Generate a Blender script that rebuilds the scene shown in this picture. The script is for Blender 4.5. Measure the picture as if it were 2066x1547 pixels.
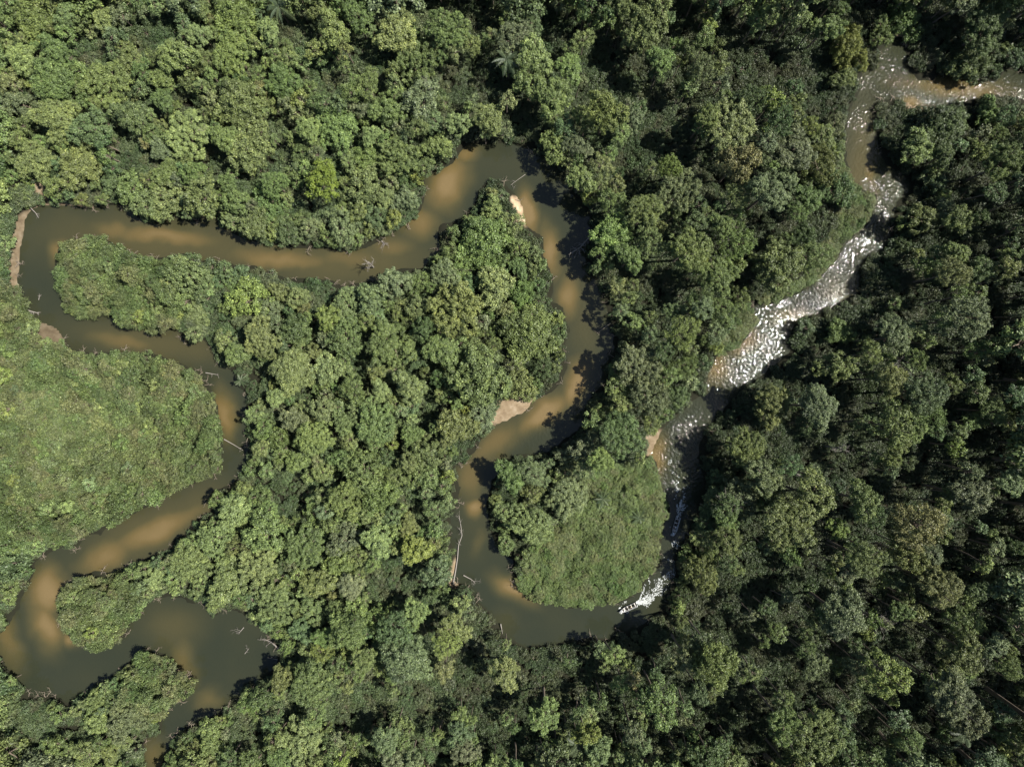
import bpy, bmesh, math, random
import numpy as np
from mathutils import Vector, Matrix, Euler

# ------------------------------------------------------------------ start
for o in list(bpy.data.objects):
    bpy.data.objects.remove(o)
scene = bpy.context.scene
C = scene.collection
random.seed(7)
rng = np.random.default_rng(7)

# ------------------------------------------------------------------ camera: helicopter, straight down
ALT = 197.0                      # metres above the water
MPP = 0.16                       # metres per photo pixel on the water
CX, CY = 1033.0, 773.5
cam_d = bpy.data.cameras.new('camera')
cam_d.sensor_width = 36.0
cam_d.lens = 36.0 * ALT / (2066 * MPP)
cam_d.clip_start = 1.0
cam_d.clip_end = 12000.0
cam = bpy.data.objects.new('camera', cam_d)
cam.location = (0, 0, ALT)
C.objects.link(cam)
scene.camera = cam

# ------------------------------------------------------------------ sky and sun
SUN_EL, SUN_AZ = 53.0, 5.0       # azimuth counter-clockwise from +X
world = bpy.data.worlds.new('World')
scene.world = world
world.use_nodes = True
wn = world.node_tree
bg = wn.nodes['Background']
sky = wn.nodes.new('ShaderNodeTexSky')
sky.sky_type = 'NISHITA'
sky.sun_disc = False
sky.sun_elevation = math.radians(SUN_EL)
sky.sun_rotation = math.radians(90 - SUN_AZ)
sky.air_density = 1.0
sky.dust_density = 1.0
wn.links.new(sky.outputs[0], bg.inputs[0])
bg.inputs[1].default_value = 0.06
sun_d = bpy.data.lights.new('sun', 'SUN')
sun_d.energy = 5.0
sun_d.angle = math.radians(0.53)
sun_d.color = (1.0, 0.95, 0.87)
sun = bpy.data.objects.new('sun', sun_d)
e, a = math.radians(SUN_EL), math.radians(SUN_AZ)
sdir = Vector((math.cos(e) * math.cos(a), math.cos(e) * math.sin(a), math.sin(e)))
sun.rotation_euler = (-sdir).to_track_quat('-Z', 'Y').to_euler()
sun.location = sdir * 500
C.objects.link(sun)
scene.view_settings.view_transform = 'Standard'
scene.view_settings.look = 'None'
scene.view_settings.exposure = 1.2
scene.view_settings.gamma = 1.0
scene.view_settings.use_curve_mapping = False
scene.render.engine = 'CYCLES'
scene.render.resolution_x = 1024
scene.render.resolution_y = 766
scene.cycles.max_bounces = 4
scene.cycles.diffuse_bounces = 2
scene.cycles.glossy_bounces = 2
scene.cycles.transparent_max_bounces = 6

# ------------------------------------------------------------------ helpers
def at(x, y, h=0.0):
    """photo pixel -> point in the world at height h"""
    k = MPP * (ALT - h) / ALT
    return Vector(((x - CX) * k, (CY - y) * k, h))

def tag(o, label=None, cat=None, group=None, kind=None):
    if label: o['label'] = label
    if cat: o['category'] = cat
    if group: o['group'] = group
    if kind: o['kind'] = kind
    return o

def link(name, me, parent=None, loc=None):
    o = bpy.data.objects.new(name, me)
    C.objects.link(o)
    if parent: o.parent = parent
    if loc is not None: o.location = loc
    return o

def empty(name, loc, rz=0.0):
    o = bpy.data.objects.new(name, None)
    o.empty_display_size = 0.5
    o.location = loc
    o.rotation_euler = (0, 0, rz)
    C.objects.link(o)
    return o

def mesh_np(name, verts, faces, mat=None, smooth=False):
    me = bpy.data.meshes.new(name)
    verts = np.asarray(verts, np.float32)
    faces = np.asarray(faces, np.int32)
    n, k = faces.shape
    me.vertices.add(len(verts)); me.vertices.foreach_set('co', verts.ravel())
    me.loops.add(n * k); me.loops.foreach_set('vertex_index', faces.ravel())
    me.polygons.add(n)
    me.polygons.foreach_set('loop_start', np.arange(0, n * k, k, dtype=np.int32))
    me.polygons.foreach_set('loop_total', np.full(n, k, np.int32))
    if smooth: me.polygons.foreach_set('use_smooth', np.ones(n, bool))
    me.update(calc_edges=True)
    if mat: me.materials.append(mat)
    return me

def attr(me, name, typ, dom, data):
    at_ = me.attributes.new(name, typ, dom)
    key = {'FLOAT': 'value', 'INT': 'value', 'FLOAT_VECTOR': 'vector', 'FLOAT_COLOR': 'color'}[typ]
    at_.data.foreach_set(key, np.asarray(data).ravel())

class NT:
    def __init__(s, name):
        s.m = bpy.data.materials.new(name); s.m.use_nodes = True
        s.t = s.m.node_tree; s.b = s.t.nodes['Principled BSDF']; s.out = s.t.nodes['Material Output']
    def n(s, typ, **kw):
        nd = s.t.nodes.new(typ)
        for k, v in kw.items(): setattr(nd, k, v)
        return nd
    def l(s, a_, b_): s.t.links.new(a_, b_)
    def val(s, sock, v): sock.default_value = v
    def math(s, op, a_, b_=None, clamp=False):
        nd = s.n('ShaderNodeMath', operation=op); nd.use_clamp = clamp
        for i, v in enumerate((a_, b_)):
            if v is None: continue
            if isinstance(v, (int, float)): nd.inputs[i].default_value = v
            else: s.l(v, nd.inputs[i])
        return nd.outputs[0]
    def mix(s, f, a_, b_, mode='MIX'):
        nd = s.n('ShaderNodeMix', data_type='RGBA', blend_type=mode)
        for sock, v in ((nd.inputs[0], f), (nd.inputs[6], a_), (nd.inputs[7], b_)):
            if isinstance(v, (int, float)): sock.default_value = v
            elif isinstance(v, tuple): sock.default_value = (*v, 1)
            else: s.l(v, sock)
        return nd.outputs[2]
    def noise(s, scale, detail=3, rough=.55, vec=None):
        nd = s.n('ShaderNodeTexNoise'); nd.inputs['Scale'].default_value = scale
        nd.inputs['Detail'].default_value = detail; nd.inputs['Roughness'].default_value = rough
        if vec is not None: s.l(vec, nd.inputs['Vector'])
        return nd.outputs[0]
    def ramp(s, f, stops):
        nd = s.n('ShaderNodeValToRGB'); el = nd.color_ramp.elements
        while len(el) < len(stops): el.new(0.5)
        for e_, (p, c) in zip(el, stops): e_.position = p; e_.color = (*c, 1)
        s.l(f, nd.inputs[0]); return nd.outputs[0]

def simple_mat(name, col, rough=.6, metal=0.0, var=0.15, scale=6.0):
    t = NT(name)
    tc = t.n('ShaderNodeTexCoord')
    n_ = t.noise(scale, 4, .6, tc.outputs['Object'])
    c0 = tuple(c * (1 - var) for c in col); c1 = tuple(min(1, c * (1 + var)) for c in col)
    t.l(t.mix(n_, c0, c1), t.b.inputs['Base Color'])
    t.b.inputs['Roughness'].default_value = rough
    t.b.inputs['Metallic'].default_value = metal
    return t.m

# value noise on numpy points
def vnoise(p, scale, seed=0):
    r_ = np.random.default_rng(1000 + seed).random((256, 256))
    q = p * scale + 1000.0
    i = np.floor(q).astype(int); f = q - i; f = f * f * (3 - 2 * f)
    x0, y0 = i[:, 0] % 256, i[:, 1] % 256; x1, y1 = (x0 + 1) % 256, (y0 + 1) % 256
    return (r_[x0, y0] * (1 - f[:, 0]) + r_[x1, y0] * f[:, 0]) * (1 - f[:, 1]) + (r_[x0, y1] * (1 - f[:, 0]) + r_[x1, y1] * f[:, 0]) * f[:, 1]

def fbm(p, scale, seed=0, o=4):
    s = 0; w = 0
    for k in range(o):
        s = s + vnoise(p, scale * 2 ** k, seed + k) * .5 ** k; w += .5 ** k
    return s / w

# ------------------------------------------------------------------ the river: surveyed banks (plan coordinates, 0.16 m units)
NORTH = [(2500,120),(2250,128),(2066,146),(2030,139),(2010,166),(1969,166),(1956,156),(1895,149),(1881,163),(1854,163),(1834,142),(1830,112),
 (1824,88),(1815,70),(1800,80),(1773,108),(1769,132),(1746,142),(1732,163),(1732,190),(1718,217),(1708,244),(1705,285),(1708,325),(1722,366),
 (1742,383),(1769,393),(1766,420),(1749,454),(1705,491),(1691,520),(1654,561),(1624,588),(1586,598),(1563,612),(1515,615),(1532,649),
 (1515,669),(1491,700),(1444,720),(1430,754),(1424,785),(1386,822),(1366,842),(1344,859),(1330,875),(1322,890),(1312,917),(1322,930),(1334,968),
 (1344,1008),(1352,1024),(1351,1038),(1340,1053),(1333,1096),(1335,1121),(1329,1144),(1304,1170),(1289,1193),(1273,1204),(1244,1216),
 (1199,1222),(1185,1227),(1151,1227),(1107,1217),(1086,1217),(1066,1210),(1042,1179),(1032,1162),(1035,1132),(1008,1111),(995,1088),
 (988,1054),(981,1020),(988,991),(991,968),(1018,947),(1039,917),(1083,917),(1120,907),(1137,885),(1171,866),(1185,839),(1190,805),
 (1205,788),(1226,771),(1222,747),(1238,710),(1240,669),(1232,642),(1220,602),(1206,568),(1184,546),(1182,515),(1190,485),(1203,465),(1192,445),(1181,410),
 (1151,390),(1134,345),(1100,315),(1056,298),(1025,288),(971,288),(947,290),(925,312),(912,330),(880,348),(858,358),(856,407),(842,437),
 (812,457),(768,485),(744,498),(700,508),(640,502),(590,500),(535,491),(501,485),(471,473),(447,457),(430,437),(390,449),(366,444),
 (339,437),(318,449),(281,440),(264,427),(237,412),(190,420),(149,417),(88,412),(60,425),(51,440),(45,480),(38,517),(34,560),(37,581),(47,598),(64,629),(72,646),
 (115,663),(129,686),(149,707),(190,713),(251,710),(305,713),(339,724),(373,737),(400,751),(427,788),(440,822),(444,856),(451,907),
 (447,951),(424,957),(396,974),(356,991),(305,1018),(261,1040),(217,1057),(203,1078),(169,1074),(163,1095),(146,1110),(129,1101),
 (95,1115),(68,1135),(68,1156),(58,1176),(44,1203),(41,1223),(20,1254),(4,1274),(-20,1288)]
THIRD = [(-20,1316),(4,1325),(10,1345),(20,1355),(37,1372),(51,1396),(75,1406),(95,1400),(119,1406),(142,1420),(169,1403),(180,1386),(220,1372),
 (230,1362),(251,1345),(271,1328),(281,1311),(325,1315),(339,1325),(366,1355),(386,1366),(390,1386),(373,1403),(339,1427),(329,1447),
 (325,1474),(291,1494),(292,1540),(280,1600),(250,1750),(240,1950)]
SOUTH = [(2500,250),(2250,215),(2066,200),(2010,193),(1976,200),(1939,207),(1874,217),(1840,217),(1820,203),(1796,200),(1766,207),(1759,237),
 (1769,271),(1773,305),(1790,332),(1838,362),(1836,385),(1810,407),(1796,474),(1790,505),(1745,520),(1735,540),(1732,588),(1690,615),(1654,632),(1612,645),
 (1600,665),(1592,710),(1560,740),(1500,785),(1470,815),(1430,860),(1412,896),(1408,924),(1420,968),(1424,1008),(1408,1028),(1402,1053),(1386,1072),(1380,1090),
 (1366,1112),(1360,1130),(1364,1150),(1356,1180),(1346,1210),(1327,1235),(1300,1257),(1276,1270),(1256,1275),(1229,1291),(1198,1286),(1174,1290),(1141,1293),
 (1107,1303),(1090,1303),(1056,1305),(1039,1293),(1012,1281),(1005,1261),(988,1237),(961,1210),(951,1186),(934,1176),(914,1176),(917,1156),
 (920,1122),(913,1101),(910,1074),(907,1040),(924,1020),(924,998),(930,985),(917,951),(920,937),(937,934),(958,910),(971,883),(995,866),
 (1001,852),(1032,842),(1059,829),(1077,806),(1086,804),(1113,791),(1134,771),(1144,737),(1140,690),(1151,669),(1140,646),(1137,619),(1110,608),
 (1113,591),(1117,590),(1115,562),(1106,531),(1096,515),(1096,481),(1081,470),(1070,462),(1057,453),(1056,430),(1048,405),(1030,383),(1017,371),(1000,366),
 (985,364),(964,386),(961,407),(941,430),(917,447),(886,454),(883,481),(890,500),(866,527),(846,544),(812,541),(781,551),(768,564),
 (737,568),(698,578),(661,564),(627,561),(583,564),(556,554),(515,537),(481,536),(447,527),(407,527),(390,510),(356,514),(322,520),
 (285,518),(258,510),(210,481),(183,478),(152,485),(130,492),(117,504),(113,522),(112,551),(119,585),(124,608),(146,636),(183,644),(210,639),
 (237,642),(251,663),(291,663),(312,673),(342,666),(359,666),(373,690),(390,697),(407,685),(425,690),(444,730),(474,754),(485,781),(500,795),
 (496,825),(494,876),(505,896),(495,930),(486,957),(474,974),(430,991),(417,1008),(427,1034),(396,1047),(386,1071),(349,1091),(335,1112),
 (281,1132),(258,1142),(237,1156),(190,1152),(149,1166),(125,1189),(115,1210),(115,1230),(125,1254),(132,1274),(149,1291),(176,1301),
 (203,1308),(230,1301),(251,1284),(271,1244),(288,1227),(312,1206),(339,1203),(366,1205),(390,1220),(413,1210),(420,1240),(437,1240),
 (451,1227),(491,1237),(508,1257),(535,1274),(556,1291),(562,1318),(559,1342),(529,1369),(508,1383),(491,1381),(481,1410),(451,1433),
 (400,1457),(366,1474),(346,1494),(325,1540),(330,1600),(330,1750),(330,1950)]
RIVER = np.array(NORTH + THIRD + SOUTH[::-1], float)

def sdist(p, poly=RIVER):
    """signed distance, + inside (plan units)"""
    p = np.asarray(p, float); A = poly; B = np.roll(poly, -1, axis=0)
    out = np.empty(len(p))
    for s in range(0, len(p), 6000):
        q = p[s:s + 6000]
        d2 = np.full(len(q), 1e18); ins = np.zeros(len(q), bool)
        for (ax, ay), (bx, by) in zip(A, B):
            ex, ey = bx - ax, by - ay
            wx, wy = q[:, 0] - ax, q[:, 1] - ay
            t = np.clip((wx * ex + wy * ey) / (ex * ex + ey * ey + 1e-9), 0, 1)
            d2 = np.minimum(d2, (wx - t * ex) ** 2 + (wy - t * ey) ** 2)
            if ay != by:
                c = ((ay > q[:, 1]) != (by > q[:, 1])) & (q[:, 0] < ex * (q[:, 1] - ay) / ey + ax)
                ins ^= c
        out[s:s + 6000] = np.sqrt(d2) * np.where(ins, 1, -1)
    return out

def inside(p, poly):
    return sdist(p, np.array(poly, float)) > 0

def blobs(p, lst):
    v = np.zeros(len(p))
    for x, y, rx, ry, rot, amp in lst:
        c, s = math.cos(math.radians(rot)), math.sin(math.radians(rot))
        dx, dy = p[:, 0] - x, p[:, 1] - y
        u = (dx * c + dy * s) / rx; w = (-dx * s + dy * c) / ry
        v = np.maximum(v, amp * np.exp(-(u * u + w * w) ** 1.1))
    return v

SHOALS = [(330,478,130,24,8,.78),(560,520,120,26,4,.75),(118,505,26,28,0,.8),(230,462,60,24,10,.6),(250,690,90,22,8,.6),(452,835,20,55,-8,.8),
 (320,1068,120,30,-22,.8),(215,1122,70,34,-28,.75),(98,1195,40,55,10,.92),(92,1260,30,55,-20,.85),(140,1288,26,16,30,.8),(18,1290,28,70,-15,.55),
 (350,1262,70,50,0,.30),(372,1330,26,60,-8,.5),(420,1410,34,25,0,.5),(308,1520,34,40,0,.5),(905,372,36,62,28,.92),(850,450,40,40,0,.7),
 (938,312,30,22,-20,.7),(1062,428,22,50,-8,1.0),(1108,508,24,60,-12,.82),(1150,600,26,50,0,.8),(1162,775,28,60,20,.9),(1095,832,70,28,-32,.9),
 (1000,893,70,34,-45,.62),(948,960,26,50,0,.6),(957,1022,18,22,0,.85),(962,1090,18,40,0,.35),(1036,1188,48,20,36,.95),(700,522,90,28,0,.55),
 (790,500,50,30,0,.55),(1738,330,40,130,5,.45),(1755,352,16,50,-10,.6),(1930,178,130,24,4,.7),(1842,208,26,14,0,.8),(1498,690,36,26,-30,.65),
 (1446,742,28,45,20,.7),(1328,920,22,50,0,.8),(1600,640,40,20,0,.5),(1690,590,40,40,0,.3),(1020,1250,30,40,0,.15)]
SAND = [[(58,425),(92,404),(150,408),(190,414),(190,424),(149,421),(88,416),(60,430),(46,480),(40,517),(38,560),(40,590),(15,594),(8,545),(22,490),(34,440)],
 [(1030,396),(1043,398),(1056,422),(1062,440),(1060,458),(1044,460),(1038,430)],
 [(985,858),(1002,822),(1008,796),(1040,806),(1060,796),(1082,802),(1066,832),(1032,847),(1004,856)],
 [(1298,872),(1334,866),(1326,895),(1316,920),(1300,918)],
 [(1800,74),(1812,52),(1832,66),(1832,96),(1812,92)],
 [(362,1338),(386,1352),(396,1378),(384,1376),(370,1360),(352,1345)],
 [(1828,206),(1866,206),(1866,224),(1830,224)],
 [(905,1150),(922,1120),(924,1182),(906,1182)],
 [(62,660),(84,648),(120,664),(132,692),(110,690),(80,690)],
 [(60,380),(80,350),(98,350),(96,385),(70,405)]]
SANDK = [.3, .95, .45, .4, .5, .6, .45, .5, .22, .4]
CHOP = [(1690,560,150,110,-45,1.2),(1790,430,60,100,0,1.3),(1760,190,80,130,0,1.4),(1480,720,120,90,-30,.85),(1370,960,70,150,10,1.05),(1950,180,160,40,0,1.5),
 (1560,640,90,60,0,.8),(1740,300,60,80,0,.45),(1340,1150,70,80,30,.6),(1170,660,20,40,0,.25),(1090,870,60,20,-30,.25)]

def shallow(p):
    d = sdist(p)
    q = p + np.stack([fbm(p, 1 / 40., 91, 3) - .5, fbm(p, 1 / 40., 95, 3) - .5], 1) * 22
    s = .13 + blobs(q, SHOALS)
    s = np.maximum(s, .16 + .36 * blobs(p, [(330,490,300,60,5,1),(700,530,200,60,0,1),(300,690,180,40,8,1),(330,1060,200,60,-22,1),(1180,650,40,120,0,.7),(960,1000,40,120,0,.5),(1000,340,120,40,0,.25),(1740,300,60,200,0,.6)]))
    s = s + (fbm(p, 1 / 60., 3) - .5) * .12
    return np.clip(s, 0, 1), d

# ------------------------------------------------------------------ terrain: one sheet with the carved river bed
g = 0.8
xs = np.concatenate([[-6000, -2500, -1000, -500, -330, -270], np.arange(-232, 232.1, g), [270, 330, 500, 1000, 2500, 6000]])
ys = np.concatenate([[-6000, -2500, -1000, -500, -300, -220], np.arange(-180, 180.1, g), [220, 300, 500, 1000, 2500, 6000]])
XX, YY = np.meshgrid(xs, ys)
nx, ny = len(xs), len(ys)
wp = np.stack([XX.ravel(), YY.ravel()], 1)
pp = np.stack([wp[:, 0] / MPP + CX, CY - wp[:, 1] / MPP], 1)
sh, sd = shallow(pp)
sdm = (sd + (fbm(pp, 1 / 14., 11) - .5) * 7) * MPP          # metres, ragged shore
depth = 0.12 + 2.6 * (1 - sh) ** 1.3
bed = -np.minimum(depth, 0.02 + np.clip(sdm, 0, 99) * .5)
land = np.minimum(.15 + .2 * np.clip(-sdm, 0, 99), .7) + (fbm(wp, .05, 21) - .5) * .4 * np.clip(-sdm / 6, 0, 1)
zz = np.where(sdm > 0, bed, land)
sand = np.zeros(len(pp))
for poly, stg in zip(SAND, SANDK):
    dd = sdist(pp, np.array(poly, float)) * MPP
    k = np.clip(dd / .8 + .6 + (fbm(pp, 1 / 8., 5) - .5) * 1.2, 0, 1)
    zz = np.where((k > 0) & (sdm <= 0.3), zz * (1 - k) + k * np.clip(.1 + np.clip(-sdm, -.4, 4) * .12, .02, .6), zz)
    sand = np.maximum(sand, k * stg)
idx = np.arange(nx * ny).reshape(ny, nx)
quads = np.stack([idx[:-1, :-1], idx[:-1, 1:], idx[1:, 1:], idx[1:, :-1]], -1).reshape(-1, 4)

gm = NT('forest_floor')
gat = gm.n('ShaderNodeAttribute', attribute_name='sand')
geo = gm.n('ShaderNodeNewGeometry')
n1 = gm.noise(.8, 6, .65, geo.outputs['Position'])
n2 = gm.noise(.07, 3, .5, geo.outputs['Position'])
soil = gm.mix(n1, (.006, .007, .004), (.020, .023, .011))
soil = gm.mix(n2, soil, (.012, .011, .007))
n3 = gm.noise(.45, 6, .6, geo.outputs['Position'])
sandc = gm.ramp(n3, [(.25, (.22, .15, .095)), (.5, (.36, .27, .17)), (.7, (.5, .4, .28))])
gm.l(gm.mix(gat.outputs['Fac'], soil, sandc), gm.b.inputs['Base Color'])
gm.b.inputs['Roughness'].default_value = .95
gm.b.inputs['Specular IOR Level'].default_value = .15
bmp = gm.n('ShaderNodeBump'); bmp.inputs['Strength'].default_value = .6; bmp.inputs['Distance'].default_value = .15
gm.l(n1, bmp.inputs['Height']); gm.l(bmp.outputs[0], gm.b.inputs['Normal'])
me = mesh_np('ground', np.stack([wp[:, 0], wp[:, 1], zz], 1), quads, gm.m, True)
attr(me, 'sand', 'FLOAT', 'POINT', sand)
ground = tag(link('ground', me), kind='structure')

# ------------------------------------------------------------------ water
keepv = (sdm > -3.5)
fk = keepv[quads].any(1) & (np.abs(wp[quads[:, 0], 0]) < 231) & (np.abs(wp[quads[:, 0], 1]) < 179)
wq = quads[fk]
used, inv = np.unique(wq, return_inverse=True)
wq = inv.reshape(-1, 4)
chop = np.clip(.07 + blobs(pp[used], CHOP) * (0.25 + 1.7 * np.clip(fbm(pp[used], 1 / 38., 31) - .22, 0, 1)), 0, 2)
wm = NT('river_water')
geo = wm.n('ShaderNodeNewGeometry')
ash = wm.n('ShaderNodeAttribute', attribute_name='shoal')
ach = wm.n('ShaderNodeAttribute', attribute_name='chop')
nz = wm.noise(.12, 4, .6, geo.outputs['Position'])
sv = wm.math('ADD', ash.outputs['Fac'], wm.math('MULTIPLY', wm.math('SUBTRACT', nz, .5), .07), True)
wc = wm.ramp(sv, [(.08, (.016, .020, .013)), (.3, (.027, .028, .015)), (.55, (.045, .040, .018)), (.8, (.076, .057, .023)), (1.0, (.112, .081, .037))])
wm.l(wc, wm.b.inputs['Base Color'])
wm.b.inputs['Roughness'].default_value = .048
wm.b.inputs['IOR'].default_value = 1.333
mp = wm.n('ShaderNodeMapping'); mp.inputs['Scale'].default_value = (1.0, 1.0, 1.0); mp.inputs['Scale'].default_value[1] = .85; mp.inputs['Rotation'].default_value[2] = .9
wm.l(geo.outputs['Position'], mp.inputs[0])
w1 = wm.noise(1.2, 2, .5, mp.outputs[0])
w2 = wm.noise(.22, 2, .5, mp.outputs[0])
hgt = wm.math('ADD', wm.math('MULTIPLY', w1, .78), wm.math('MULTIPLY', w2, .5))
hgt = wm.math('MULTIPLY', hgt, ach.outputs['Fac'])
bmp = wm.n('ShaderNodeBump'); bmp.inputs['Strength'].default_value = 1.0; bmp.inputs['Distance'].default_value = .55
wm.l(hgt, bmp.inputs['Height']); wm.l(bmp.outputs[0], wm.b.inputs['Normal'])
me = mesh_np('river_water', np.stack([wp[used, 0], wp[used, 1], np.zeros(len(used))], 1), wq, wm.m, True)
attr(me, 'shoal', 'FLOAT', 'POINT', sh[used])
attr(me, 'chop', 'FLOAT', 'POINT', chop)
water = tag(link('water', me), kind='structure')

# ------------------------------------------------------------------ foliage
def leaf_mat(name, instanced):
    t = NT(name)
    at_ = t.n('ShaderNodeAttribute', attribute_name='tint')
    at_.attribute_type = 'INSTANCER' if instanced else 'OBJECT'
    lv = t.n('ShaderNodeAttribute', attribute_name='leafv')
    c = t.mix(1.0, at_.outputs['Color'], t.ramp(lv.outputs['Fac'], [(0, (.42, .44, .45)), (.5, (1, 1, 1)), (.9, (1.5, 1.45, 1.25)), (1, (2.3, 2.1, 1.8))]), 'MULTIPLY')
    t.l(c, t.b.inputs['Base Color'])
    t.b.inputs['Roughness'].default_value = .5
    t.b.inputs['Specular IOR Level'].default_value = .3
    tr = t.n('ShaderNodeBsdfTranslucent'); t.l(c, tr.inputs[0])
    mx = t.n('ShaderNodeMixShader'); mx.inputs[0].default_value = .09
    t.l(t.b.outputs[0], mx.inputs[1]); t.l(tr.outputs[0], mx.inputs[2]); t.l(mx.outputs[0], t.out.inputs[0])
    return t.m
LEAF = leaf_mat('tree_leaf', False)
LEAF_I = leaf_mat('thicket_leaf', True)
BARK = simple_mat('bark', (.12, .095, .07), .9, 0, .35, 3)
DEAD = simple_mat('bleached_wood', (.19, .172, .15), .85, 0, .25, 2)
DEADBROWN = simple_mat('weathered_wood', (.17, .14, .105), .85, 0, .3, 2)

def unit(v): return v / (np.linalg.norm(v, axis=-1, keepdims=True) + 1e-9)

def leaf_quads(pos, nrm, size, r_):
    n = len(pos)
    t = unit(np.cross(nrm, unit(r_.normal(size=(n, 3)))))
    b = np.cross(nrm, t)
    L = (size * r_.uniform(.7, 1.35, n))[:, None]
    W = L * r_.uniform(.45, .62, n)[:, None]
    v = np.stack([pos - t * L * .5, pos + b * W * .5 - nrm * L * .08, pos + t * L * .5 - nrm * L * .15, pos - b * W * .5 - nrm * L * .08], 1).reshape(-1, 3)
    return v, np.arange(4 * n).reshape(n, 4)

def tube(pts, rad, seg=6):
    pts = np.array(pts, float); vs, fs = [], []
    for i, p in enumerate(pts):
        d = pts[min(i + 1, len(pts) - 1)] - pts[max(i - 1, 0)]
        d = d / (np.linalg.norm(d) + 1e-9)
        u = np.cross(d, [0, 0, 1.0]) if abs(d[2]) < .9 else np.cross(d, [1.0, 0, 0])
        u /= np.linalg.norm(u); w = np.cross(d, u)
        for k in range(seg):
            an = 2 * math.pi * k / seg
            vs.append(p + rad[i] * (math.cos(an) * u + math.sin(an) * w))
    for i in range(len(pts) - 1):
        for k in range(seg):
            fs.append((i * seg + k, i * seg + (k + 1) % seg, (i + 1) * seg + (k + 1) % seg, (i + 1) * seg + k))
    return np.array(vs), np.array(fs)

def join(parts):
    vs, fs, n = [], [], 0
    for v, f in parts:
        vs.append(v); fs.append(np.asarray(f) + n); n += len(v)
    return np.concatenate(vs), np.concatenate(fs)

def crown(r, flat, nclump, ntuft, nleaf, leaf, seed, tightness=1.0, low=-.15):
    """many leaf-sized faces gathered in tufts, tufts in clumps, clumps on an uneven dome; centre at origin"""
    r_ = np.random.default_rng(seed)
    k1, k2, k3 = r_.uniform(0, 6.28, 3)
    pos, nrm, val, cl = [], [], [], []
    tries = 0
    while len(cl) < nclump and tries < 4000:
        tries += 1
        ph = r_.uniform(0, 2 * math.pi); cz = r_.uniform(low, 1) ** 1.0
        sz = math.sqrt(max(0, 1 - cz * cz))
        R = r * (1 + .16 * math.sin(2 * ph + k1) + .13 * math.sin(3 * ph + k2) + .08 * math.sin(5 * ph + k3))
        m = r_.uniform(.62, .95)
        c = np.array([R * m * sz * math.cos(ph), R * m * sz * math.sin(ph), r * flat * (cz * m + r_.uniform(-.22, .22))])
        rc = r * r_.uniform(.17, .33)
        if any(np.linalg.norm(c - c2) < .72 * (rc + rc2) for c2, rc2 in cl): continue
        cl.append((c, rc))
        d = unit(r_.normal(size=(ntuft, 3)) + np.array([0, 0, .7]) + .5 * c / r)
        tp = c + d * rc * r_.uniform(.65, 1.08, (ntuft, 1)) * np.array([1, 1, .85])
        cv = r_.normal(0, .10)
        for j in range(ntuft):
            k = int(nleaf * r_.uniform(.7, 1.3))
            o = r_.normal(size=(k, 3)) * leaf * .62 * tightness
            pos.append(tp[j] + o)
            nrm.append(unit(.55 * d[j] + np.array([0, 0, .3]) +   .55 * unit(o) + .62 * r_.normal(size=(k, 3))))
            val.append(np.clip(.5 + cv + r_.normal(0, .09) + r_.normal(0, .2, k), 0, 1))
    pos = np.concatenate(pos); nrm = np.concatenate(nrm); val = np.concatenate(val)
    v, f = leaf_quads(pos, nrm, leaf, r_)
    return v, f, val, cl

def crown_mesh(name, mat, *args, **kw):
    v, f, val, cl = crown(*args, **kw)
    me = mesh_np(name, v, f, mat)
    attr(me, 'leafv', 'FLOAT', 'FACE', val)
    return me, cl

def lobed(r, lobes, rl, mat, ncl, nt, nl, leaf, seed, name='crown'):
    r_ = np.random.default_rng(seed + 9000)
    V, F, VAL, CL, n = [], [], [], [], 0
    a0 = r_.uniform(0, 6.28)
    for k in range(lobes):
        rr = rl * r_.uniform(.78, 1.22)
        if k == 0 and lobes > 3: off = np.array([r_.normal(0, .4), r_.normal(0, .4), .16 * r])
        else:
            an = a0 + k * 6.283 / (lobes - (1 if lobes > 3 else 0)) + r_.normal(0, .25); q = (r - rr) * r_.uniform(.8, 1.08)
            off = np.array([q * math.cos(an), q * math.sin(an), r_.uniform(-.26, .14) * r])
        v, f, val, cl = crown(rr, r_.uniform(.6, .9), int(ncl * (rr / rl) ** 2), nt, nl, leaf * r_.uniform(.88, 1.12), seed * 17 + k)
        V.append(v + off); F.append(f + n); n += len(v); VAL.append(np.clip(val + r_.normal(0, .05), 0, 1)); CL += [(c + off, q_) for c, q_ in cl]
    me = mesh_np(name, np.concatenate(V), np.concatenate(F), mat)
    attr(me, 'leafv', 'FLOAT', 'FACE', np.concatenate(VAL))
    return me, CL

def trunk_parts(cl, r, length, seed):
    r_ = np.random.default_rng(seed)
    tr = .045 * r + .08
    z = np.linspace(-length, -.1 * r, 5)
    off = np.cumsum(r_.normal(0, .12, (5, 2)), 0); off -= off[-1]
    P = [(off[i, 0], off[i, 1], z[i]) for i in range(5)]
    parts = [tube(P, [tr * 1.5, tr * 1.1, tr, tr * .9, tr * .75])]
    pick = r_.permutation(len(cl))[:min(9, len(cl))]
    for i in pick:
        c = cl[i][0]; b = np.array([0, 0, -.1 * r - r_.uniform(0, .25) * r])
        m = (b + c) / 2 + np.array([0, 0, .12 * r]) * r_.uniform(-.5, 1)
        parts.append(tube([b, m, c * .92], [tr * .55, tr * .35, tr * .14], 5))
    return parts

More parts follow.
